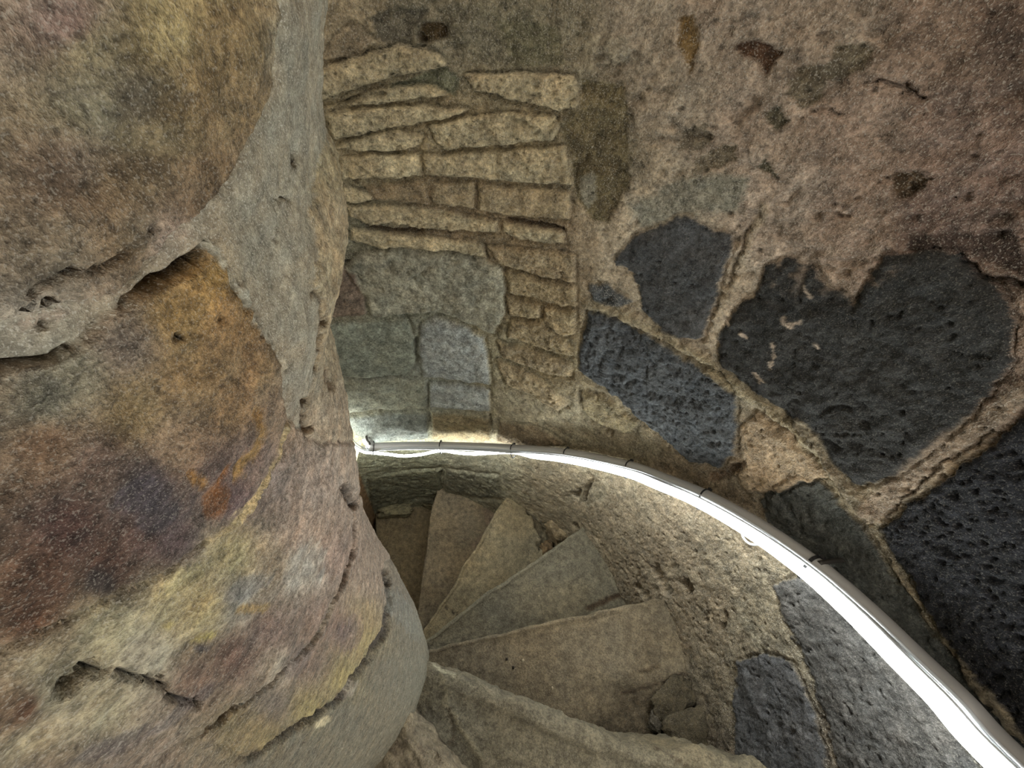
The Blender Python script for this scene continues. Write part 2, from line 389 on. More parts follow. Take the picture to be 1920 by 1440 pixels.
for poly, c, relief, e in patches:
    sd = poly_sd(Xw, Yw, poly, 40)
    m = sst(-e*.5, e*.5, sd + 0*sd)
    m = np.clip(m * (1 + .0*wx), 0, 1)
    C = C*(1-m[:, None]) + lin(c)*m[:, None]; disp += m * relief/1000
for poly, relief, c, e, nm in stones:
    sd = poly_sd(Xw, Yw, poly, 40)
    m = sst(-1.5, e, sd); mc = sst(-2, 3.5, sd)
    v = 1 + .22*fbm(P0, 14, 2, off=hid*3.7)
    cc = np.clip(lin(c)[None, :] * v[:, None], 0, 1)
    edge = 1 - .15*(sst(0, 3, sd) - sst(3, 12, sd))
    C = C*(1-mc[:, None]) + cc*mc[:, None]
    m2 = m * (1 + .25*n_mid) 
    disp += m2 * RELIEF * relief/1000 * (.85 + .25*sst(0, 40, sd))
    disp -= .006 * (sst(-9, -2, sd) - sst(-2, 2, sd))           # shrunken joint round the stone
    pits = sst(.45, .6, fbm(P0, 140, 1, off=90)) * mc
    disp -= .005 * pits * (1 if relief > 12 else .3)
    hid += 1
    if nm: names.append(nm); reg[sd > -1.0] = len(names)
for pts, w, relief, c in lines:
    d = line_d(Xw, Yw, pts)
    m = 1 - sst(w*.5, w*1.6, d)
    disp += m * relief/1000
    if c is not None: C = C*(1-m[:, None]) + lin(c)*m[:, None]
stk = fbm(Ps, 90, 4, .65, off=141)
C = C * (1 + .5*sdir*stk)[:, None]
for fl in ([(1478,590),(1476,605),(1490,607),(1503,604),(1506,596)], [(1515,533),(1522,545),(1532,552)], [(1455,640),(1458,652),(1450,668)], [(1447,678),(1446,690)], [(1420,700),(1432,712)], [(1360,600),(1366,606)], [(1392,622),(1398,630)], [(1535,640),(1540,650)]):
    m = (1 - sst(1.5, 5, line_d(Xw + 3*wy2, Yw, fl)))[:, None]; C = C*(1-m) + lin((178,160,140))*m
# pale plaster bloom over the dark stones' upper rims
bl = sst(.05, .45, fbm(P0, 40, 4, .6, off=101)) * np.exp(-((Y-(470+.0*X))/55.)**2) * sst(1380, 1440, X) * (1-sst(1650, 1720, X))
C = C*(1-.75*bl[:, None]) + lin((176,154,132))*.75*bl[:, None]
# stain variation
C = C * (1 + .26*fbm(P0, 11, 4, .6, off=120) + .26*fbm(P0, 70, 3, .7, off=126))[:, None]
ton = fbm(P0, 18, 3, .6, off=133)[:, None]
C = C * (1 + ton*np.array([.06, .0, -.06]))
C = np.clip(C*.86 + .14*C.mean(1, keepdims=True), .004, .95)
# return of the wall (jamb) beyond the end of the rail
azc = np.interp(Z, [-1.5, -.42, -.27, -.12, .2, 1.5], [124.6, 124.6, 119.6, 124.5, 128, 130])
jm = sst(0, 9, A - azc) * (A > 100)
jm[A < 0] = 0
back = 1 - sst(150, 175, A)
disp += jm * .24 * back
jc = sst(-.3, .5, A - azc) * (A > 100)
jcol = np.where((Z < -.5)[:, None], lin((134,104,70))[None], lin((170,160,124))[None])  # brown foot; upper part painted paler to look lit by the LED rope
C = C*(1-jc[:, None]) + jcol*jc[:, None]
Rf = R0 - disp
V = np.c_[Rf*np.cos(ar), Rf*np.sin(ar), Z]
ii = np.arange(nz-1)[:, None]*na; jj = np.arange(na)[None]; j2 = (jj+1) % na
Q = np.stack([ii+jj+na, ii+j2+na, ii+j2, ii+jj], -1).reshape(-1, 4)     # facing inwards
N = grid_normals(V, Q)
inward = -(N[:, 0]*np.cos(ar) + N[:, 1]*np.sin(ar))
if inward.mean() < 0: Q = Q[:, ::-1]; N = -N
fr = reg[Q].min(axis=1)
# ragged back so that the wall is a solid masonry shell
wall = link_mesh('wall_outer', sub_mesh('wall_outer', V, Q[fr == 0], C, N), M_wall)
tag(wall, 'curved rubble and plaster wall of the stair tower', kind='structure')
bl_lab = {}
for k, nm in enumerate(names, 1):
    q = Q[fr == k]
    if len(q): link_mesh(nm, sub_mesh(nm, V, q, C, N), M_block, wall)
# outer shell of the tower wall
sv = []; sf = []
for k in range(96):
    a = 2*math.pi*k/96
    for r, z in ((1.25, -2.1), (1.25, 2.9), (.93, 2.9)): sv.append((r*math.cos(a), r*math.sin(a), z))
for k in range(96):
    k2 = (k+1) % 96
    for s in (0, 1): sf.append((k*3+s, k2*3+s, k2*3+s+1, k*3+s+1))
link_mesh('wall_back', py_mesh('wall_back', sv, sf), stone_mat('tower_outside', 40, .5, .01, attr=False), None)['kind'] = 'structure'
fv = [(1.25*math.cos(2*math.pi*k/64), 1.25*math.sin(2*math.pi*k/64), -2.1) for k in range(64)]
link_mesh('floor', py_mesh('floor', fv, [tuple(range(64))]), stone_mat('floor_stone', 60, .5, .005, attr=False), None, False)['kind'] = 'structure'

# ------------------------------------------------------------------ NEWEL
RN = .15
sil = [(806,1226),(782,1147),(752,1088),(727,1047),(702,997),(676,950),(661,922),(659,880),(650,820),(645,790),(640,750),(625,640),(612,580),(598,530),(605,480),(638,385),(625,300),(604,240),(592,150),(596,60),(600,0),(604,-60)]
def Lz(z): return .083 + .047*float(sst(.5, 1.15, np.array(z)))
tab = []
for px, py in sil:
    v = ray(px, py); a = math.atan2(v[1], v[0]); el = v[2]/math.hypot(v[0], v[1]); z = 1.
    for _ in range(40): z = .5*z + .5*(CAM[2] + Lz(max(z, -1.5))*el)
    tab.append((z, a))
tab = sorted(tab); tz = np.array([t[0] for t in tab]); ta = np.array([t[1] for t in tab])
smz = np.array([-2.2, -.6, .3, .7, .9, 1.0, 1.1, 1.2, 1.26, 1.32, 1.36, 3.0]); sma = np.interp(smz, tz, ta)
sma[3:-1] = np.interp(smz[3:-1], [.7, 1.0, 1.1, 1.2, 1.36], [np.interp(.7, tz, ta), math.radians(134.), math.radians(132.5), math.radians(129.5), math.radians(123.5)]); sma[-1] = sma[-2]
def centre(z):
    a = np.interp(z, smz, sma); L = .083 + .047*sst(.5, 1.15, z)
    return CAM[0] + L*np.cos(a) + RN*np.cos(a+math.pi/2), CAM[1] + L*np.sin(a) + RN*np.sin(a+math.pi/2), L, a
ph = np.r_[spacing(-180, -78, lambda a: 4.)[:-1], spacing(-78, 70, lambda a: .24)[:-1], spacing(70, 180, lambda a: 4.)[:-1]]
def zs(z):
    d = abs(z - 1.33); return .0005 + .0036*d if z > .0 else (.006 if z > -.3 else .03)
zn = np.r_[spacing(-2.1, 1.42, zs)[:-1], spacing(1.42, 2.9, lambda a: .03)]
nb, nm_ = len(ph), len(zn)
PH, ZN = np.meshgrid(ph, zn); PH = PH.ravel(); ZN = ZN.ravel(); pr = np.radians(PH)
cx, cy, LL, aa = centre(ZN)
B0 = np.c_[cx + RN*np.cos(pr), cy + RN*np.sin(pr), ZN]
X, Y, W = proj(B0)
ok = (W > .004) & (np.abs(PH) < 80) & (ZN < 1.42)
X = np.where(ok, np.clip(X, -500, 2300), 200.); Y = np.where(ok, np.clip(Y, -500, 1900), 100.)
pm = F / np.maximum(W, .03)
w1 = fbm(B0, 130, 3, off=2); w2 = fbm(B0, 130, 3, off=8); w3 = fbm(B0, 600, 2, off=14); w4 = fbm(B0, 600, 2, off=19)
Xw = X + (w1*.0016 + w3*.0006)*np.minimum(pm, 9000); Yw = Y + (w2*.0016 + w4*.0006)*np.minimum(pm, 9000)
nctrl = [
 (60,60,(150,138,104)),(200,40,(170,150,100)),(330,60,(150,128,86)),(100,170,(142,132,104)),(250,150,(140,118,78)),(370,200,(136,112,74)),(60,300,(122,102,82)),(200,320,(118,98,70)),(350,320,(120,96,64)),
 (60,450,(118,102,80)),(200,450,(124,104,76)),(320,380,(124,98,68)),(150,160,(96,88,72)),(30,30,(128,104,96)),
 (40,620,(166,150,130)),(150,570,(158,138,114)),(280,440,(170,150,132)),
 (480,60,(152,144,122)),(500,250,(158,150,128)),(430,350,(150,144,124)),(480,450,(146,140,120)),(520,600,(150,142,120)),(560,720,(150,138,118)),(540,700,(148,138,116)),
 (590,60,(168,150,116)),(590,300,(164,150,108)),(600,420,(172,152,116)),(580,500,(170,150,112)),(600,650,(166,150,120)),(620,800,(172,150,128)),(650,870,(180,160,140)),
 (350,520,(156,122,60)),(420,600,(150,114,64)),(300,580,(158,126,70)),(330,680,(140,112,70)),(450,680,(150,118,74)),(400,760,(140,110,70)),(60,740,(142,136,114)),(120,700,(146,138,114)),(200,640,(112,100,88)),
 (220,760,(140,118,78)),(490,780,(150,124,96)),(450,850,(128,104,92)),(300,830,(138,112,84)),(60,820,(120,92,66)),(150,860,(106,84,70)),(250,900,(76,66,70)),(380,880,(104,84,76)),(100,980,(84,58,50)),(250,1000,(92,68,60)),(60,1080,(88,62,46)),
 (180,1060,(90,62,50)),(300,1010,(88,72,74)),(420,930,(106,84,84)),(30,1150,(100,66,44)),(500,900,(142,124,112)),
 (600,900,(174,154,138)),(560,1000,(168,144,124)),(620,1050,(164,138,122)),(500,1060,(158,140,112)),(430,1040,(170,156,110)),(300,1120,(176,162,120)),(180,1170,(176,164,126)),(60,1220,(164,150,118)),
 (560,1080,(178,168,152)),(440,1130,(150,142,126)),(370,1130,(168,152,104)),(440,1230,(104,78,66)),(360,1280,(120,96,80)),(500,1180,(120,98,88)),(250,1220,(168,158,134)),(80,1290,(150,142,116)),(180,1320,(166,154,122)),(40,1380,(158,144,112)),
 (300,1350,(150,132,110)),(200,1420,(128,112,96)),(60,1440,(130,114,96)),(590,1150,(146,122,106)),(560,1240,(134,110,96)),(20,1320,(120,92,68)),(520,1250,(168,154,132)),(300,1400,(140,122,104)),
 (700,1090,(170,148,128)),(700,1150,(176,152,108)),(690,1200,(178,158,100)),(640,1270,(172,154,92)),(580,1330,(162,144,88)),(500,1390,(150,130,82)),(640,1180,(132,108,98)),(600,1250,(120,102,92)),(520,1320,(110,98,88)),(440,1380,(140,122,84)),(380,1400,(126,112,90)),
 (740,1130,(126,120,114)),(770,1200,(122,118,102)),(720,1260,(106,102,90)),(640,1340,(88,88,80)),(560,1400,(84,80,70)),(480,1430,(84,74,62)),(780,1260,(122,124,110)),
]
C = paint_field(X, Y, nctrl, 4.0, 30.0)
T = RN * 0
disp = .0016*fbm(B0, 18, 3) + .0010*fbm(B0, 90, 4, off=4) + .00035*fbm(B0, 420, 3, off=9)
low = sst(.35, 1.0, 1.3 - ZN)
disp += low*.003*fbm(B0, 30, 4, off=12)
regions = [
 ('boulder', [(-600,-600),(392,-600),(400,-60),(415,30),(435,100),(430,150),(410,230),(395,290),(360,360),(320,400),(275,425),(240,500),(170,545),(80,560),(-60,590),(-600,640)], 1.3, 7, 'M', 'upper brown boulder face of the newel'),
 ('boulder', [(352,455),(385,490),(420,570),(450,600),(480,660),(530,785),(522,850),(440,960),(380,1010),(300,1060),(150,1130),(0,1192),(-600,1400),(-600,760),(-60,700),(0,680),(60,668),(110,645),(170,590),(250,540),(320,480)], 1.3, 7, 'M', 'lower ochre and purple boulder face of the newel'),
 ('side_stone', [(552,-60),(545,60),(548,130),(572,200),(556,260),(545,400),(548,525),(556,560),(575,640),(570,760),(585,830),(800,830),(800,-60)], .8, 6, 'M', 'pale rough stone at the edge of the newel'),
 ('drum', [(728,1079),(735,1115),(728,1178),(690,1240),(636,1312),(560,1366),(470,1424),(300,1520),(300,1900),(1000,1900),(1000,1079),(860,1000),(724,1050)], -1.2, 7, 'M', 'smooth dark grey lowest drum of the newel'),
 ('drum', [(655,925),(667,976),(667,1030),(645,1088),(614,1142),(596,1187),(538,1249),(448,1326),(385,1375),(280,1440),(150,1600),(300,1519),(470,1423),(560,1365),(636,1311),(690,1239),(728,1177),(735,1114),(728,1079),(722,1050),(860,1000),(700,925)], .0, 7, 'M', 'yellow streaked drum of the newel'),
 ('drum', [(531,785),(560,800),(590,830),(800,830),(800,925),(655,925),(667,976),(667,1030),(645,1088),(614,1142),(596,1187),(538,1249),(448,1326),(385,1375),(280,1440),(150,1600),(-600,1900),(-600,1400),(0,1192),(150,1130),(300,1060),(380,1010),(440,960),(522,850)], 1.0, 7, 'M', 'lilac and grey drum of the newel below the boulders'),
]
reg = np.zeros(len(X), int)
for k, (nm, poly, relief, e, mt, lab) in enumerate(regions, 1):
    sd = poly_sd(Xw, Yw, poly, 60)
    m = sst(-e*.4, e, sd)
    disp += m * relief/1000 * (.7+.3*sst(0, 120, sd))
    disp -= .0007*(sst(-8, -1, sd) - sst(-1, 3, sd)) * (1 if k != 3 else .3)
    reg[sd > 0] = k
w0 = ((reg == 0) & (np.abs(X) < 1e6)).astype(float)[:, None]*.65
C = C*(1-w0) + lin((160,153,132))*w0
w0 = (reg == 3).astype(float)[:, None]*.4
C = C*(1-w0) + lin((176,158,122))*w0
w0 = (reg == 4).astype(float)[:, None]*.6
C = C*(1-w0) + lin((124,116,96))*w0
nfeat = [ # lines: pts, w px, relief mm (near the camera a few px is under a millimetre), colour
 ([(345,455),(335,475),(300,500),(270,515),(250,530)], 9, -3.2, (58,46,34)),
 ([(243,536),(215,550)], 5, -2.0, (70,56,44)),
 ([(112,640),(85,655),(50,668),(0,680),(-40,690)], 4, -2.4, (62,50,40)),
 ([(235,415),(205,442),(180,465),(150,490),(110,490),(75,498),(40,515),(0,535)], 4, -1.8, (76,60,44)),
 ([(0,565),(40,548),(85,545)], 3, -1.2, None),
 ([(60,592),(66,596)], 6, -2.2, (52,44,34)),
 ([(300,620),(306,624)], 6, -1.5, (64,52,34)),
 ([(374,586),(380,590)], 5, -1.5, (70,56,34)),
 ([(505,282),(507,292),(511,303)], 3, -3, (40,36,30)),
 ([(595,143),(583,150),(577,168)], 3, -3, (40,36,30)),
 ([(475,372),(500,367)], 2, -1.6, None),([(474,375),(478,410),(481,450)], 1.2, -1, None),
 ([(435,100),(437,125),(430,145)], 3, -1.8, (60,52,40)),
 ([(358,445),(385,485),(410,530),(440,585),(465,625),(485,662),(505,690)], 3.5, .9, (168,160,138)),
 ([(420,575),(445,610),(468,640)], 1.6, -1.0, None),
 ([(568,755),(575,785),(583,805)], 7, -3, (96,76,56)),
 ([(548,540),(565,600),(572,640),(572,690)], 4, -2, (112,96,74)),
 ([(600,640),(612,700),(618,730)], 3.5, -1.6, (130,112,88)),
 ([(60,1272),(95,1250),(150,1240)], 3, -1.6, None),
 ([(150,1240),(165,1248),(190,1252),(225,1268),(262,1272),(290,1278),(296,1295),(320,1305),(345,1315),(368,1323)], 4.5, -2.6, (70,62,52)),
 ([(95,1282),(125,1270),(150,1250)], 13, -3.0, (110,104,88)),
 ([(270,1275),(285,1265),(296,1275)], 1.5, -1.0, None),
 ([(643,915),(655,945),(667,976),(667,1030),(645,1088),(614,1142),(596,1187),(538,1249),(448,1326),(385,1375)], 6, -4.2, (92,74,62)),
 ([(625,1120),(596,1187),(540,1246),(448,1324)], 7, .8, (176,164,144)),
 ([(727,1070),(735,1115),(728,1178),(690,1240),(636,1312),(560,1366),(470,1424)], 7, -4.5, (76,66,56)),
 ([(648,925),(665,945)], 8, -5, (60,50,44)),
 ([(728,1075),(735,1092)], 5, -5, (54,46,40)),
 ([(532,800),(520,850),(480,910),(440,962),(385,1006)], 5, 1.2, (182,160,112)),
 ([(400,880),(385,900),(380,925)], 8, -.5, (140,88,32)),
 ([(452,770),(468,800),(462,835),(440,860),(425,890)], 9, -.3, (150,112,52)),
 ([(320,880),(345,890),(345,900)], 7, -.3, (150,106,46)),
 ([(405,1395),(450,1415),(480,1425)], 2, -1, None),
]
for pts, w, relief, c in nfeat:
    d = line_d(Xw, Yw, pts)
    m = 1 - sst(w*.5, w*1.5, d)
    disp += m*relief/1000
    if c is not None: C = C*(1-m[:, None]) + lin(c)*m[:, None]
blobs = [ # centre, radii, angle, colour, strength
 (390,930,30,34,20,(134,84,34),.85),(270,960,60,34,-30,(68,64,70),.7),(230,925,60,30,-10,(68,62,68),.65),(160,1080,40,26,0,(60,60,62),.6),
 (472,1140,40,11,-6,(152,126,78),.95),(370,1190,34,10,-15,(178,160,84),.8),(365,1210,20,9,0,(60,60,72),.7),(330,1080,60,18,-25,(186,172,116),.5),
 (570,1060,36,46,30,(188,182,168),.6),(460,1100,50,20,-20,(138,138,136),.5),(20,1310,20,26,0,(100,66,42),.8),(300,1165,14,10,0,(176,156,84),.6),
 (610,1355,16,7,-35,(196,180,140),.9),(660,1295,22,9,-50,(176,166,150),.6),(645,1305,14,12,0,(66,48,44),.6),
 (270,430,26,16,-40,(190,166,146),.6),(60,590,60,12,-12,(184,160,140),.5),(190,545,60,10,-12,(176,156,132),.5),(220,240,90,50,0,(128,112,76),.4),
 (60,155,60,14,5,(84,76,66),.5),(240,160,30,12,10,(82,72,60),.5),(300,430,20,10,0,(178,158,140),.5),(550,1240,40,24,-45,(110,98,94),.5),(660,1190,20,40,25,(120,100,100),.5),
 (760,1150,18,60,-30,(132,134,124),.5),(200,1390,90,18,-20,(86,80,84),.5),(330,1330,70,16,-35,(110,100,100),.5),
]
for bx, by, rx, ry, an, c, st in blobs:
    a = math.radians(an); u = ((X-bx)*math.cos(a) + (Y-by)*math.sin(a))/rx; v = (-(X-bx)*math.sin(a) + (Y-by)*math.cos(a))/ry
    d = np.hypot(u, v) + .45*w1 + .25*w3
    m = st*(1 - sst(.75, 1.15, d))
    C = C*(1-m[:, None]) + lin(c)*m[:, None]
C = C * .88 * (1 + .30*fbm(B0, 110, 4, .65, off=40) + .22*fbm(B0, 420, 3, .65, off=44))[:, None]
C = C * (1 + fbm(B0, 150, 3, .6, off=48)[:, None]*np.array([.10, 0, -.10]))
C = C*.84 + .16*C.mean(1, keepdims=True)
C = np.clip(C, .004, .95)
# relief that gives the right-hand outline its notches
res_a = np.interp(ZN, tz, ta) - aa
disp += -res_a * LL * np.exp(-((PH - np.degrees(aa) + 90)/26.)**2) * (ZN < 1.42) * (ZN > .4)
# newel widens into the treads (fillet of mortar)
RNf = RN + disp
V = np.c_[cx + RNf*np.cos(pr), cy + RNf*np.sin(pr), ZN]
ii = np.arange(nm_-1)[:, None]*nb; jj = np.arange(nb)[None]; j2 = (jj+1) % nb
Q = np.stack([ii+jj, ii+j2, ii+j2+nb, ii+jj+nb], -1).reshape(-1, 4)
N = grid_normals(V, Q)
if (N[:, 0]*np.cos(pr) + N[:, 1]*np.sin(pr)).mean() < 0: Q = Q[:, ::-1]; N = -N
fr = reg[Q].min(axis=1)
nw = empty('newel_column', (0, 0, -2.1))
tag(nw, 'massive stained stone newel column that the spiral steps turn around', 'column')
link_mesh('mortar_strip', sub_mesh('mortar_strip', V, Q[fr == 0], C, N), M_mortar, nw)['label'] = 'grey sandy mortar between the newel stones'
for k, (nm, *_x, lab) in enumerate(regions, 1):
    q = Q[fr == k]
    if len(q): link_mesh(nm, sub_mesh(nm, V, q, C, N), M_boulder if nm == 'boulder' else M_newel, nw)['label'] = lab

# ------------------------------------------------------------------ STEPS
H = .303
def edge_from_px(pts, z):
    P = np.array([on_plane(x, y, z)[:2] for x, y in pts]); return P
edges = {}
E_px = {
 -1: [(740,1329),(760,1347),(790,1385),(830,1436)],
  0: [(822,1247),(850,1256),(880,1268),(940,1293),(1000,1318),(1050,1338),(1100,1360),(1150,1376),(1200,1391),(1250,1403),(1300,1405),(1350,1409),(1400,1423)],
  1: [(820,1216),(840,1209),(870,1202),(900,1195),(950,1185),(1000,1172),(1050,1161),(1095,1154),(1108,1152),(1120,1146),(1180,1133),(1245,1122)],
  2: [(803,1197),(830,1176),(860,1152),(900,1120),(950,1087),(1000,1053),(1050,1018),(1097,985)],
  3: [(796,1178),(820,1141),(838,1117),(856,1090),(865,1063),(880,1046),(895,1022),(912,990),(928,960),(945,938)],
  4: [(783,1145),(789,1095),(797,1045),(803,1000),(808,960),(817,927)],
  5: [(712,1040),(706,1010),(703,966)],
}
ths = {-3: -81., -2: -55., -1: -28.6, 5: 125.6, 6: 151., 7: 177.}
zi = {i: .0 for i in range(-3, 8)}
for i in zi: zi[i] = -(i-1)*H
rad = np.linspace(.07, 1.0, 110)
def edge_curve(i):
    if i in E_px:
        P = edge_from_px(E_px[i], zi[i]); r = np.hypot(P[:, 0], P[:, 1]); a = np.degrees(np.unwrap(np.arctan2(P[:, 1], P[:, 0])))
        o = np.argsort(r); r = r[o]; a = a[o]
        if i == -1: r = np.r_[r, .9]; a = np.r_[a, -28.6]
        if i == 5: r = np.r_[.12, .3, r[r > .6]]; a = np.r_[125.6, 125.6, a[-(len(r)-2):]]
        return np.interp(rad, r, a)
    return np.full(len(rad), ths[i])
for i in zi: edges[i] = edge_curve(i)
step_info = {
 -2: ('stone spiral step beside the newel, nearest the viewer and mostly out of view', (112,104,92), .02, .8),
 -1: ('rough jagged stone step end jutting from the newel at the lower edge of view', (150,140,124), .016, 2.2),
  0: ('stone step with thick rounded worn edge crossing the lower middle', (122,114,98), .034, 1.6),
  1: ('broad brown stone tread with rubble in its dark outer corner, below the thick rounded edge', (122,110,92), .008, .6),
  2: ('blue-grey edged stone step between the broad brown tread and the steps under the far wall', (118,112,98), .012, .7),
  3: ('buff stone step with broken outer end, small crack near the newel', (142,130,106), .010, .6),
  4: ('pinkish grey narrow stone step with straight edge reaching the far wall', (140,126,106), .009, .6),
  5: ('tan stone step, lowest in view, half hidden by the newel', (138,122,94), .010, .5),
  6: ('stone spiral step continuing down behind the newel', (120,108,88), .012, .6),
}
for i in range(-2, 7):
    lab, c, rnd, rough = step_info[i]
    ztop = zi[i]; a0 = edges[i]; a1 = edges[i-1]
    n = len(rad); rr = rad
    tuck = np.minimum(.05/ rr, .25) * 57.3
    prof = []          # (fraction across or front offset, z offset)
    # front face rows
    for k in range(16): prof.append(('f', -H + .001 + (H-rnd-.001)*k/16))
    for k in range(9): prof.append(('r', math.pi/2*k/8))
    for k in range(1, 46): prof.append(('t', k/45))
    prof.append(('b', 0)); 
    Vv = []
    for kind, v in prof:
        if kind == 'f': off = 0*rr; z = np.full(n, ztop + v); ang = a0.copy(); d = np.zeros(n)
        elif kind == 'r':
            d = np.full(n, rnd*(1-math.cos(v))); z = np.full(n, ztop - rnd + rnd*math.sin(v)); ang = a0 - np.degrees(d/rr)
        elif kind == 't':
            ang = a0 - np.degrees(rnd/rr) + (a1 - tuck - a0 + np.degrees(rnd/rr)) * v
            z = np.full(n, ztop)
            dip = np.sin(math.pi*np.clip((rr-.2)/.6, 0, 1))
            z = z - .006*dip*math.exp(-(v*1.0/.35)**2) - (.0015 if v > .02 else 0)
        else: ang = a1 - tuck; z = np.full(n, ztop - H + .001)
        t = np.radians(ang); Vv.append(np.c_[rr*np.cos(t), rr*np.sin(t), z])
    m = len(prof); Vv = np.array(Vv).reshape(-1, 3)
    Kd = np.repeat([0 if k[0] == 'f' else 1 if k[0] == 'r' else 2 for k in prof], n)
    isb = np.repeat([k[0] == 'b' for k in prof], n)
    Nn = fbm(Vv, 14, 4, off=i*5.1); Nm = fbm(Vv, 55, 4, off=i*3.3+7)
    t_a = np.arctan2(Vv[:, 1], Vv[:, 0])
    amp = .0035*rough*Nn + .0024*rough*Nm + .0008*fbm(Vv, 160, 2, off=i*1.3)
    fz = np.where(Kd == 2, 1, np.where(Kd == 1, .5, 0)) * np.where(isb, 0, 1)
    # keep the top below the riser foot of the step above
    Vo = Vv.copy(); Vo[:, 2] += (amp - .0035*rough)*fz
    ft = np.where(Kd < 2, 1., 0.) * (Vv[:, 2] > ztop - H + .004)
    tx, ty = -np.sin(t_a), np.cos(t_a)
    fa = (.007*rough*fbm(Vv, 20, 4, off=i+50.) + .003*rough*Nm)*ft
    Vo[:, 0] += tx*fa; Vo[:, 1] += ty*fa
    # nibbles out of the worn edge
    C = np.tile(lin(c), (len(Vo), 1))
    st = fbm(Vv, 6, 4, .6, off=i*9.7)
    C *= (1 + .35*st + .25*Nm)[:, None]
    C = C*.9 + .1*C.mean(1, keepdims=True)
    C *= 1 + fbm(Vv, 5, 3, off=i*2.2+90)[:, None]*np.array([.09, .02, -.09])
    if i == 2:   # blue-grey band along the edge
        w = np.exp(-(((np.interp(np.hypot(Vv[:,0],Vv[:,1]), rad, a0) - np.degrees(t_a))/5)**2))*.6
        C = C*(1-w[:, None]) + lin((120,116,104))*w[:, None]
    if i == -1:
        m2 = sst(.0, .35, fbm(Vv, 70, 3, off=77))
        C = C*(1-.6*m2[:, None]) + lin((104,92,82))*.6*m2[:, None]
        Vo[:, 2] += fz*(-.012*sst(.1, .6, fbm(Vv, 45, 3, off=66)))
    if i == 3:   # broken outer end
        rv = np.hypot(Vv[:, 0], Vv[:, 1]); fr_ = (np.interp(rv, rad, a0) - np.degrees(t_a)) / 25.
        brk = sst(.0, .03, rv - (.80 + .06*Nn + .09*(1-np.clip(fr_*1.4, 0, 1)) - .06*np.clip(fr_*1.4-.6, 0, 1)))
        Vo[:, 2] -= brk*fz*(.05 + .03*np.abs(Nm))
        C *= (1 - .25*brk)[:, None]
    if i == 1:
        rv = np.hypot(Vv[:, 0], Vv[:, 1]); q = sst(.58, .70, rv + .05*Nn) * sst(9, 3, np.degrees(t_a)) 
        Vo[:, 2] -= q*fz*(.02 + .03*np.abs(Nm)); C = C*(1-.6*q[:, None]) + lin((88,76,60))*.6*q[:, None]  # sunken rubble corner, its darker brown also painting in shade
    sx, sy, _w = proj(Vv)
    sx = sx + 2.5*Nm; sy = sy + 2.5*Nm
    for key, pts_, w_, dz, c_ in (
        (3, [(836,1139),(848,1148),(862,1158)], 1.6, -.006, (70,62,50)),
        (3, [(838,960),(842,1010)], 1.0, -.001, None),
        (0, [(826,1262),(838,1300),(836,1322),(852,1340),(862,1366),(884,1392),(905,1425)], 4, .004, (134,128,112)),
        (0, [(845,1330),(850,1370),(842,1410)], 2.5, -.003, (84,76,64)),
        (0, [(806,1222),(811,1240),(826,1252),(850,1262)], 5, .003, (176,172,156)),
        (0, [(1230,1398),(1290,1440)], 3, -.003, (78,68,54)),
        (1, [(1180,1265),(1215,1258),(1235,1248)], 2.5, -.003, (80,68,52)),
        (1, [(1175,1300),(1230,1285),(1290,1262)], 3, -.006, (64,52,40)),
        (2, [(1105,1140),(1150,1120),(1195,1105)], 5, -.004, (72,58,44)),  # dark stroke paints the shade at the riser foot of the broad tread
        (4, [(893,1022),(925,1000),(915,960)], 9, -.002, (128,112,98)),
    ):
        if key != i: continue
        mk = (1 - sst(w_*.5, w_*1.6, line_d(sx, sy, pts_))) * np.where(Kd >= 1, 1, 0) * np.where(isb, 0, 1)
        Vo[:, 2] += dz*mk
        if c_ is not None: C = C*(1-mk[:, None]) + lin(c_)*1.2*mk[:, None]
    C *= np.array([.76, .735, .65])
    C *= (1 + .22*fbm(Vv, 90, 3, .7, off=i*4.4+30))[:, None]
    C = np.clip(C, .01, .9)
    Qs = []
    for k in range(m):
        k2 = (k+1) % m
        a = np.arange(n-1)
        Qs.append(np.c_[k*n+a, k*n+a+1, k2*n+a+1, k2*n+a])
    Qs = np.vstack(Qs)
    # end caps as quad fans between matching rows
    capq = []
    for e in (0, n-1):
        lo, hi = 0, m-1
        while hi - lo > 2:
            capq.append((lo*n+e, (lo+1)*n+e, (hi-1)*n+e, hi*n+e) if e else (hi*n+e, (hi-1)*n+e, (lo+1)*n+e, lo*n+e))
            lo += 1; hi -= 1
    Qs = np.vstack([Qs, np.array(capq)])
    g = grid_normals(Vo, Qs)
    if g[(20*n):(40*n), 2].mean() < 0: Qs = Qs[:, ::-1]
    me = np_mesh('stone_step', Vo, Qs, C)
    o = link_mesh('stone_step', me, M_step)
    tag(o, lab, 'step', 'worn stone steps winding round the newel')

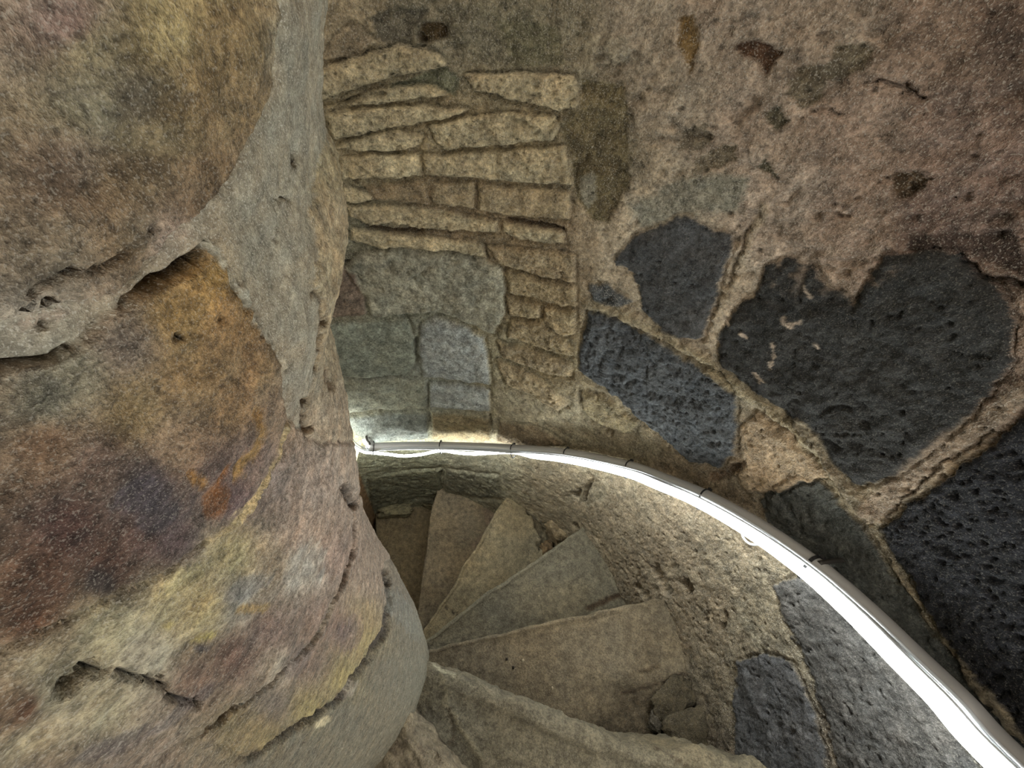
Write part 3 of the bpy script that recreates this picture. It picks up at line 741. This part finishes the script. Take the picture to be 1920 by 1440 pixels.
# ------------------------------------------------------------------ loose and wedged stones
def rock(name, center, size, rot, c, seed, label, cat='stone', mat=M_step, flat=.0):
    import bmesh
    bm = bmesh.new(); bmesh.ops.create_icosphere(bm, subdivisions=5, radius=1)
    Vr = np.array([v.co[:] for v in bm.verts])
    Vr = np.sign(Vr)*np.abs(Vr)**.62
    Vr *= (1 + .34*fbm(Vr, 1.1, 2, off=seed) + .10*np.round(2.5*fbm(Vr, 2.2, 2, off=seed+3)) /2.5 + .10*fbm(Vr, 6, 4, .6, off=seed+5))[:, None]
    Vr *= np.array(size)/2
    a = math.radians(rot); Rm = np.array([[math.cos(a), -math.sin(a), 0], [math.sin(a), math.cos(a), 0], [0, 0, 1]])
    Vr = Vr @ Rm.T
    zmin = Vr[:, 2].min()
    for v, p in zip(bm.verts, Vr): v.co = p - np.array([0, 0, zmin])
    me = bpy.data.meshes.new(name); bm.to_mesh(me); bm.free()
    cc = np.tile(lin(c), (len(Vr), 1)) * (1 + .4*fbm(Vr, 25, 3, off=seed+9))[:, None]
    at = me.attributes.new('Col', 'FLOAT_COLOR', 'POINT'); at.data.foreach_set('color', np.c_[cc, np.ones(len(Vr))].astype(np.float32).ravel())
    o = link_mesh(name, me, mat); o.location = center
    tag(o, label, cat); return o
def at(x, y, z): return Vector(on_plane(x, y, z))
rock('rubble_stone', at(1292,1372,-.012), (.17,.10,.055), 20, (74,66,50), 3, 'large brown rubble stone in the dark outer corner of the broad tread')
rock('rubble_stone', at(1262,1308,-.012), (.14,.08,.03), 40, (72,64,48), 11, 'flat brown rubble stone further from the rounded step edge, on the broad tread')
rock('rubble_stone', at(1228,1352,-.010), (.05,.04,.02), 70, (74,68,58), 15, 'small brown rubble chip lying left of the large rubble stone')
rock('rubble_stone', at(742,962,-1.215), (.20,.07,.075), 17, (128,120,92), 21, 'long pale stone wedged at the wall foot on the lowest tread in view')
rock('rubble_stone', at(800,944,-1.215), (.13,.06,.06), -5, (116,106,80), 27, 'short brown stone at the wall foot beside the pinkish step')
rock('rubble_stone', at(1040,1010,-.70), (.10,.14,.17), 50, (132,116,90), 33, 'tan broken stone packed into the gap at the outer end of the buff step')
rock('rubble_stone', at(1020,1035,-.68), (.06,.07,.09), 20, (112,92,66), 37, 'small dark brown stone in the crevice under the blue-grey edged step')
peb = [(950,1236,0),(980,1238,0),(962,1252,0),(1035,1290,0),(1172,1120,-.303),(1010,1118,-.303)]
for k, (x, y, z) in enumerate(peb):
    o = rock('pebble', at(x, y, z-.006), (.007, .006, .006), k*40, (190,176,150) if k % 2 else (52,46,40), 40+k, 'tiny crumb of stone scattered on the worn treads', 'pebble')
    o['group'] = 'crumbs of stone on the treads'

# ------------------------------------------------------------------ HANDRAIL
def Rr(a): return Rw(a) - .058
rail_px = [(694,836),(700,838),(760,836),(827,836),(895,838),(963,842),(1063,851),(1180,876),(1250,902),(1322,932),(1420,987),(1525,1060),(1620,1142),(1720,1240),(1800,1318),(1870,1396)]
pts = [on_cyl(x, y, Rr) for x, y in rail_px]
a_last = math.degrees(math.atan2(pts[-1][1], pts[-1][0])); z_last = pts[-1][2]
for k in range(1, 46):
    a = a_last - 5*k; z = z_last + .669*math.radians(5*k)
    if z > 2.75: break
    t = math.radians(a); r = Rr(((a+180) % 360)-180); pts.append(np.array([r*math.cos(t), r*math.sin(t), z]))
path = catmull(pts, 10)
rail = empty('handrail', tuple(path[len(path)//2]))
tag(rail, 'curved steel handrail with glowing LED rope following the wall down the stair', 'handrail')
TR = .0185
# end bent back into the wall
e0 = pts[0]; na_ = math.atan2(e0[1], e0[0]); hole = on_cyl(686, 822, Rw)
end = np.array([hole*1.05, hole*.99, hole*.5+e0*.5 + np.array([.012, 0, -.01]), e0]); end = catmull(end, 8)[:-1]
full = np.vstack([catmull(np.vstack([end[::3], path[2:6]]), 3), path[6:]])
v, f = tube_data(full, TR, 24); link_mesh('rail_tube', py_mesh('rail_tube', v, f), M_tube, rail)
inw = -path.copy(); inw[:, 2] = 0; inw /= np.linalg.norm(inw, axis=1)[:, None]
def offset(di, dn): return path + inw*di + np.array([0, 0, -1.])*dn
LR = .0092
led = offset(.0270, .0105)
led_px = [(636,800),(650,818),(664,836),(682,847),(700,849),(730,852),(757,855),(790,852),(827,845),(858,849),(890,851),(925,849),(963,848)]
lp = [on_cyl(x, y, lambda a: Rr(a)-.01) for x, y in led_px]
k0 = int(np.argmin(np.linalg.norm(path - pts[6], axis=1)))
led = np.vstack([catmull(lp + [led[(k0+int(np.argmin(np.linalg.norm(path-pts[5],axis=1))))//2]], 6)[:-1], led[k0-4:]])
lr = np.interp(np.degrees(np.unwrap(np.arctan2(led[:, 1], led[:, 0]))), [-400, 20, 46, 75, 200], [LR, LR, .0085, .0062, .0055])
v, f = tube_data(led, lr, 14); link_mesh('led_rope', py_mesh('led_rope', v, f), M_led, rail)['label'] = 'bright white LED rope light'
nn = len(path); s = np.arange(nn)
for k, (di, dn, r, ph0) in enumerate([(.0155, -.0145, .0028, 0.), (.0200, -.0085, .0024, 2.)]):
    c_ = offset(di, dn); c_ = c_ + inw*(.0012*np.sin(s*.13+ph0))[:, None]
    cp = [on_cyl(x+3*k, y-3-3*k, lambda a: Rr(a)-.016) for x, y in led_px[:5]]
    c_ = np.vstack([catmull(cp + [c_[14]], 5)[:-1], c_[16:]])
    v, f = tube_data(c_, r, 10); link_mesh('cable', py_mesh('cable', v, f), M_cable, rail)
def ring(center, tang, ra, rb, w, off, n=36):
    """flat strap wrapped round tube and rope"""
    t = tang/np.linalg.norm(tang); i_ = -center.copy(); i_[2] = 0; i_ /= np.linalg.norm(i_); up = np.cross(t, i_); up /= np.linalg.norm(up)
    i_ = np.cross(up, t)
    axis = (i_*off[0] - up*off[1]*np.sign(up[2])); L = np.linalg.norm(axis); ax = axis/L if L else i_; pe = np.cross(t, ax)
    V = []; Fc = []
    for k in range(n):
        a = 2*math.pi*k/n; R1 = ra if math.cos(a) < 0 else ra + L*.5
        base = ax*math.cos(a)*R1 + pe*math.sin(a)*ra*(1-.25*max(0, math.cos(a)))
        for dw, dr in ((-w, 0), (w, 0), (w, rb), (-w, rb)):
            V.append(center + t*dw + base*(1+dr/ra))
    for k in range(n):
        k2 = (k+1) % n
        for q in range(4):
            q2 = (q+1) % 4; Fc.append((k*4+q, k*4+q2, k2*4+q2, k2*4+q))
    return V, Fc, ax
def near(px, py):
    q = on_cyl(px, py, Rr); return int(np.argmin(np.linalg.norm(path - q, axis=1)))
ties = [(699,838),(827,836),(963,842),(1063,851),(1180,876),(1322,932),(1525,1060)]
idx = [near(*p) for p in ties]; step_i = 38
idx += [idx[-1] + 30*k for k in (2, 4, 6, 8, 10) if idx[-1] + 30*k < nn-5]
for k in idx:
    k = max(1, min(nn-2, k)); V_, F_, ax = ring(path[k], path[k+1]-path[k-1], TR+.0008, .0016, .0018 if k != idx[6] else .003, (.022, .018))
    V_ = list(V_)
    # ratchet head on the wall side
    hc = path[k] - ax*(TR+.004); t = path[k+1]-path[k-1]; t = t/np.linalg.norm(t); pe = np.cross(t, ax)
    hv = [hc + t*a*.0035 + ax*b*.003 + pe*c_*.004 for a in (-1, 1) for b in (-1, 1) for c_ in (-1, 1)]
    hf = [(0,1,3,2),(4,6,7,5),(0,4,5,1),(2,3,7,6),(0,2,6,4),(1,5,7,3)]
    VV, FF = join_data([(V_, F_), (hv, hf)])
    link_mesh('cable_tie', py_mesh('cable_tie', VV, FF), M_tie, rail, False)
# wall brackets: rod from the wall up to the tube with a saddle, and a round rosette
def bracket(k, drop):
    p = path[k]; a = math.atan2(p[1], p[0]); R = Rw(math.degrees(a)); u = np.array([math.cos(a), math.sin(a), 0])
    w = u*(R+.02) + np.array([0, 0, p[2]-drop]); c1 = u*(np.hypot(p[0], p[1])+.004) + np.array([0, 0, p[2]-drop]); c2 = p - np.array([0, 0, TR])
    P = catmull([w, (w+c1)/2, c1, c2], 8)
    v1 = tube_data(P, .005, 10, ref=(.3, .2, .1))
    v2 = tube_data(np.array([u*(R+.012)+[0, 0, p[2]-drop], u*(R-.014)+[0, 0, p[2]-drop]]), .018, 20)
    br = link_mesh('bracket', py_mesh('bracket', *join_data([v1, v2])), M_tube, rail)
U = catmull([on_cyl(x, y, lambda a: Rw(a)-.016) for x, y in [(1386,968),(1389,990),(1394,1008),(1405,1019),(1418,1021),(1440,1017)]], 5)
v, f = tube_data(U, .0028, 10); link_mesh('cable', py_mesh('cable', v, f), M_cable, rail)
U = catmull([on_cyl(x, y, lambda a: Rw(a)-.016) for x, y in [(1396,972),(1398,992),(1403,1004),(1414,1011),(1440,1010)]], 5)
v, f = tube_data(U, .0022, 10); link_mesh('cable', py_mesh('cable', v, f), M_cable, rail)
for kk in (60, 120, 180):
    if idx[6] + kk < nn: bracket(idx[6] + kk, .055)
# black wall hook behind the tube by the thick cable tie
k = idx[6]; p = path[k]; a = math.atan2(p[1], p[0]); u = np.array([math.cos(a), math.sin(a), 0])
P = catmull([p + u*.075 + [0, 0, .006], p + u*.04 + [0, 0, .016], p + u*.012 + [0, 0, TR+.003], p - u*.006 + [0, 0, TR+.002]], 6)
v, f = tube_data(P, .0045, 10, ref=(.2, .1, 1)); link_mesh('wall_hook', py_mesh('wall_hook', v, f), M_iron, rail)
# hook rod at the lower end going into its hole
h1 = on_cyl(687, 815, Rw); v, f = tube_data(catmull([h1*1.03, h1*.97, e0 + np.array([0, 0, TR+.01]), e0 + np.array([0, 0, TR-.002])], 6), .0045, 10)
link_mesh('wall_hook', py_mesh('wall_hook', v, f), M_iron, rail)

# ------------------------------------------------------------------ light, world, camera
wd = bpy.data.worlds.new('world'); bpy.context.scene.world = wd; wd.use_nodes = True
bg = wd.node_tree.nodes['Background']; bg.inputs[0].default_value = (1.0, .90, .76, 1); bg.inputs[1].default_value = 2.5
cd = bpy.data.cameras.new('camera'); cam = bpy.data.objects.new('camera', cd); col.objects.link(cam)
cd.sensor_fit = 'HORIZONTAL'; cd.sensor_width = 36; cd.lens = 36*F/1920; cd.clip_start = .004; cd.clip_end = 50
from mathutils import Matrix
cam.matrix_world = Matrix(((RR[0], UU[0], -DD[0], CAM[0]), (RR[1], UU[1], -DD[1], CAM[1]), (RR[2], UU[2], -DD[2], CAM[2]), (0, 0, 0, 1)))
sc = bpy.context.scene; sc.camera = cam
sc.view_settings.view_transform = 'Standard'; sc.view_settings.look = 'None'; sc.view_settings.gamma = 1; sc.view_settings.exposure = 0.0
sc.view_settings.use_curve_mapping = False
sc.cycles.use_denoising = True
sc.cycles.max_bounces = 4; sc.cycles.diffuse_bounces = 3; sc.cycles.glossy_bounces = 2
sc.cycles.use_adaptive_sampling = True; sc.cycles.adaptive_threshold = .05; sc.cycles.adaptive_min_samples = 12
sc.cycles.sample_clamp_indirect = 8
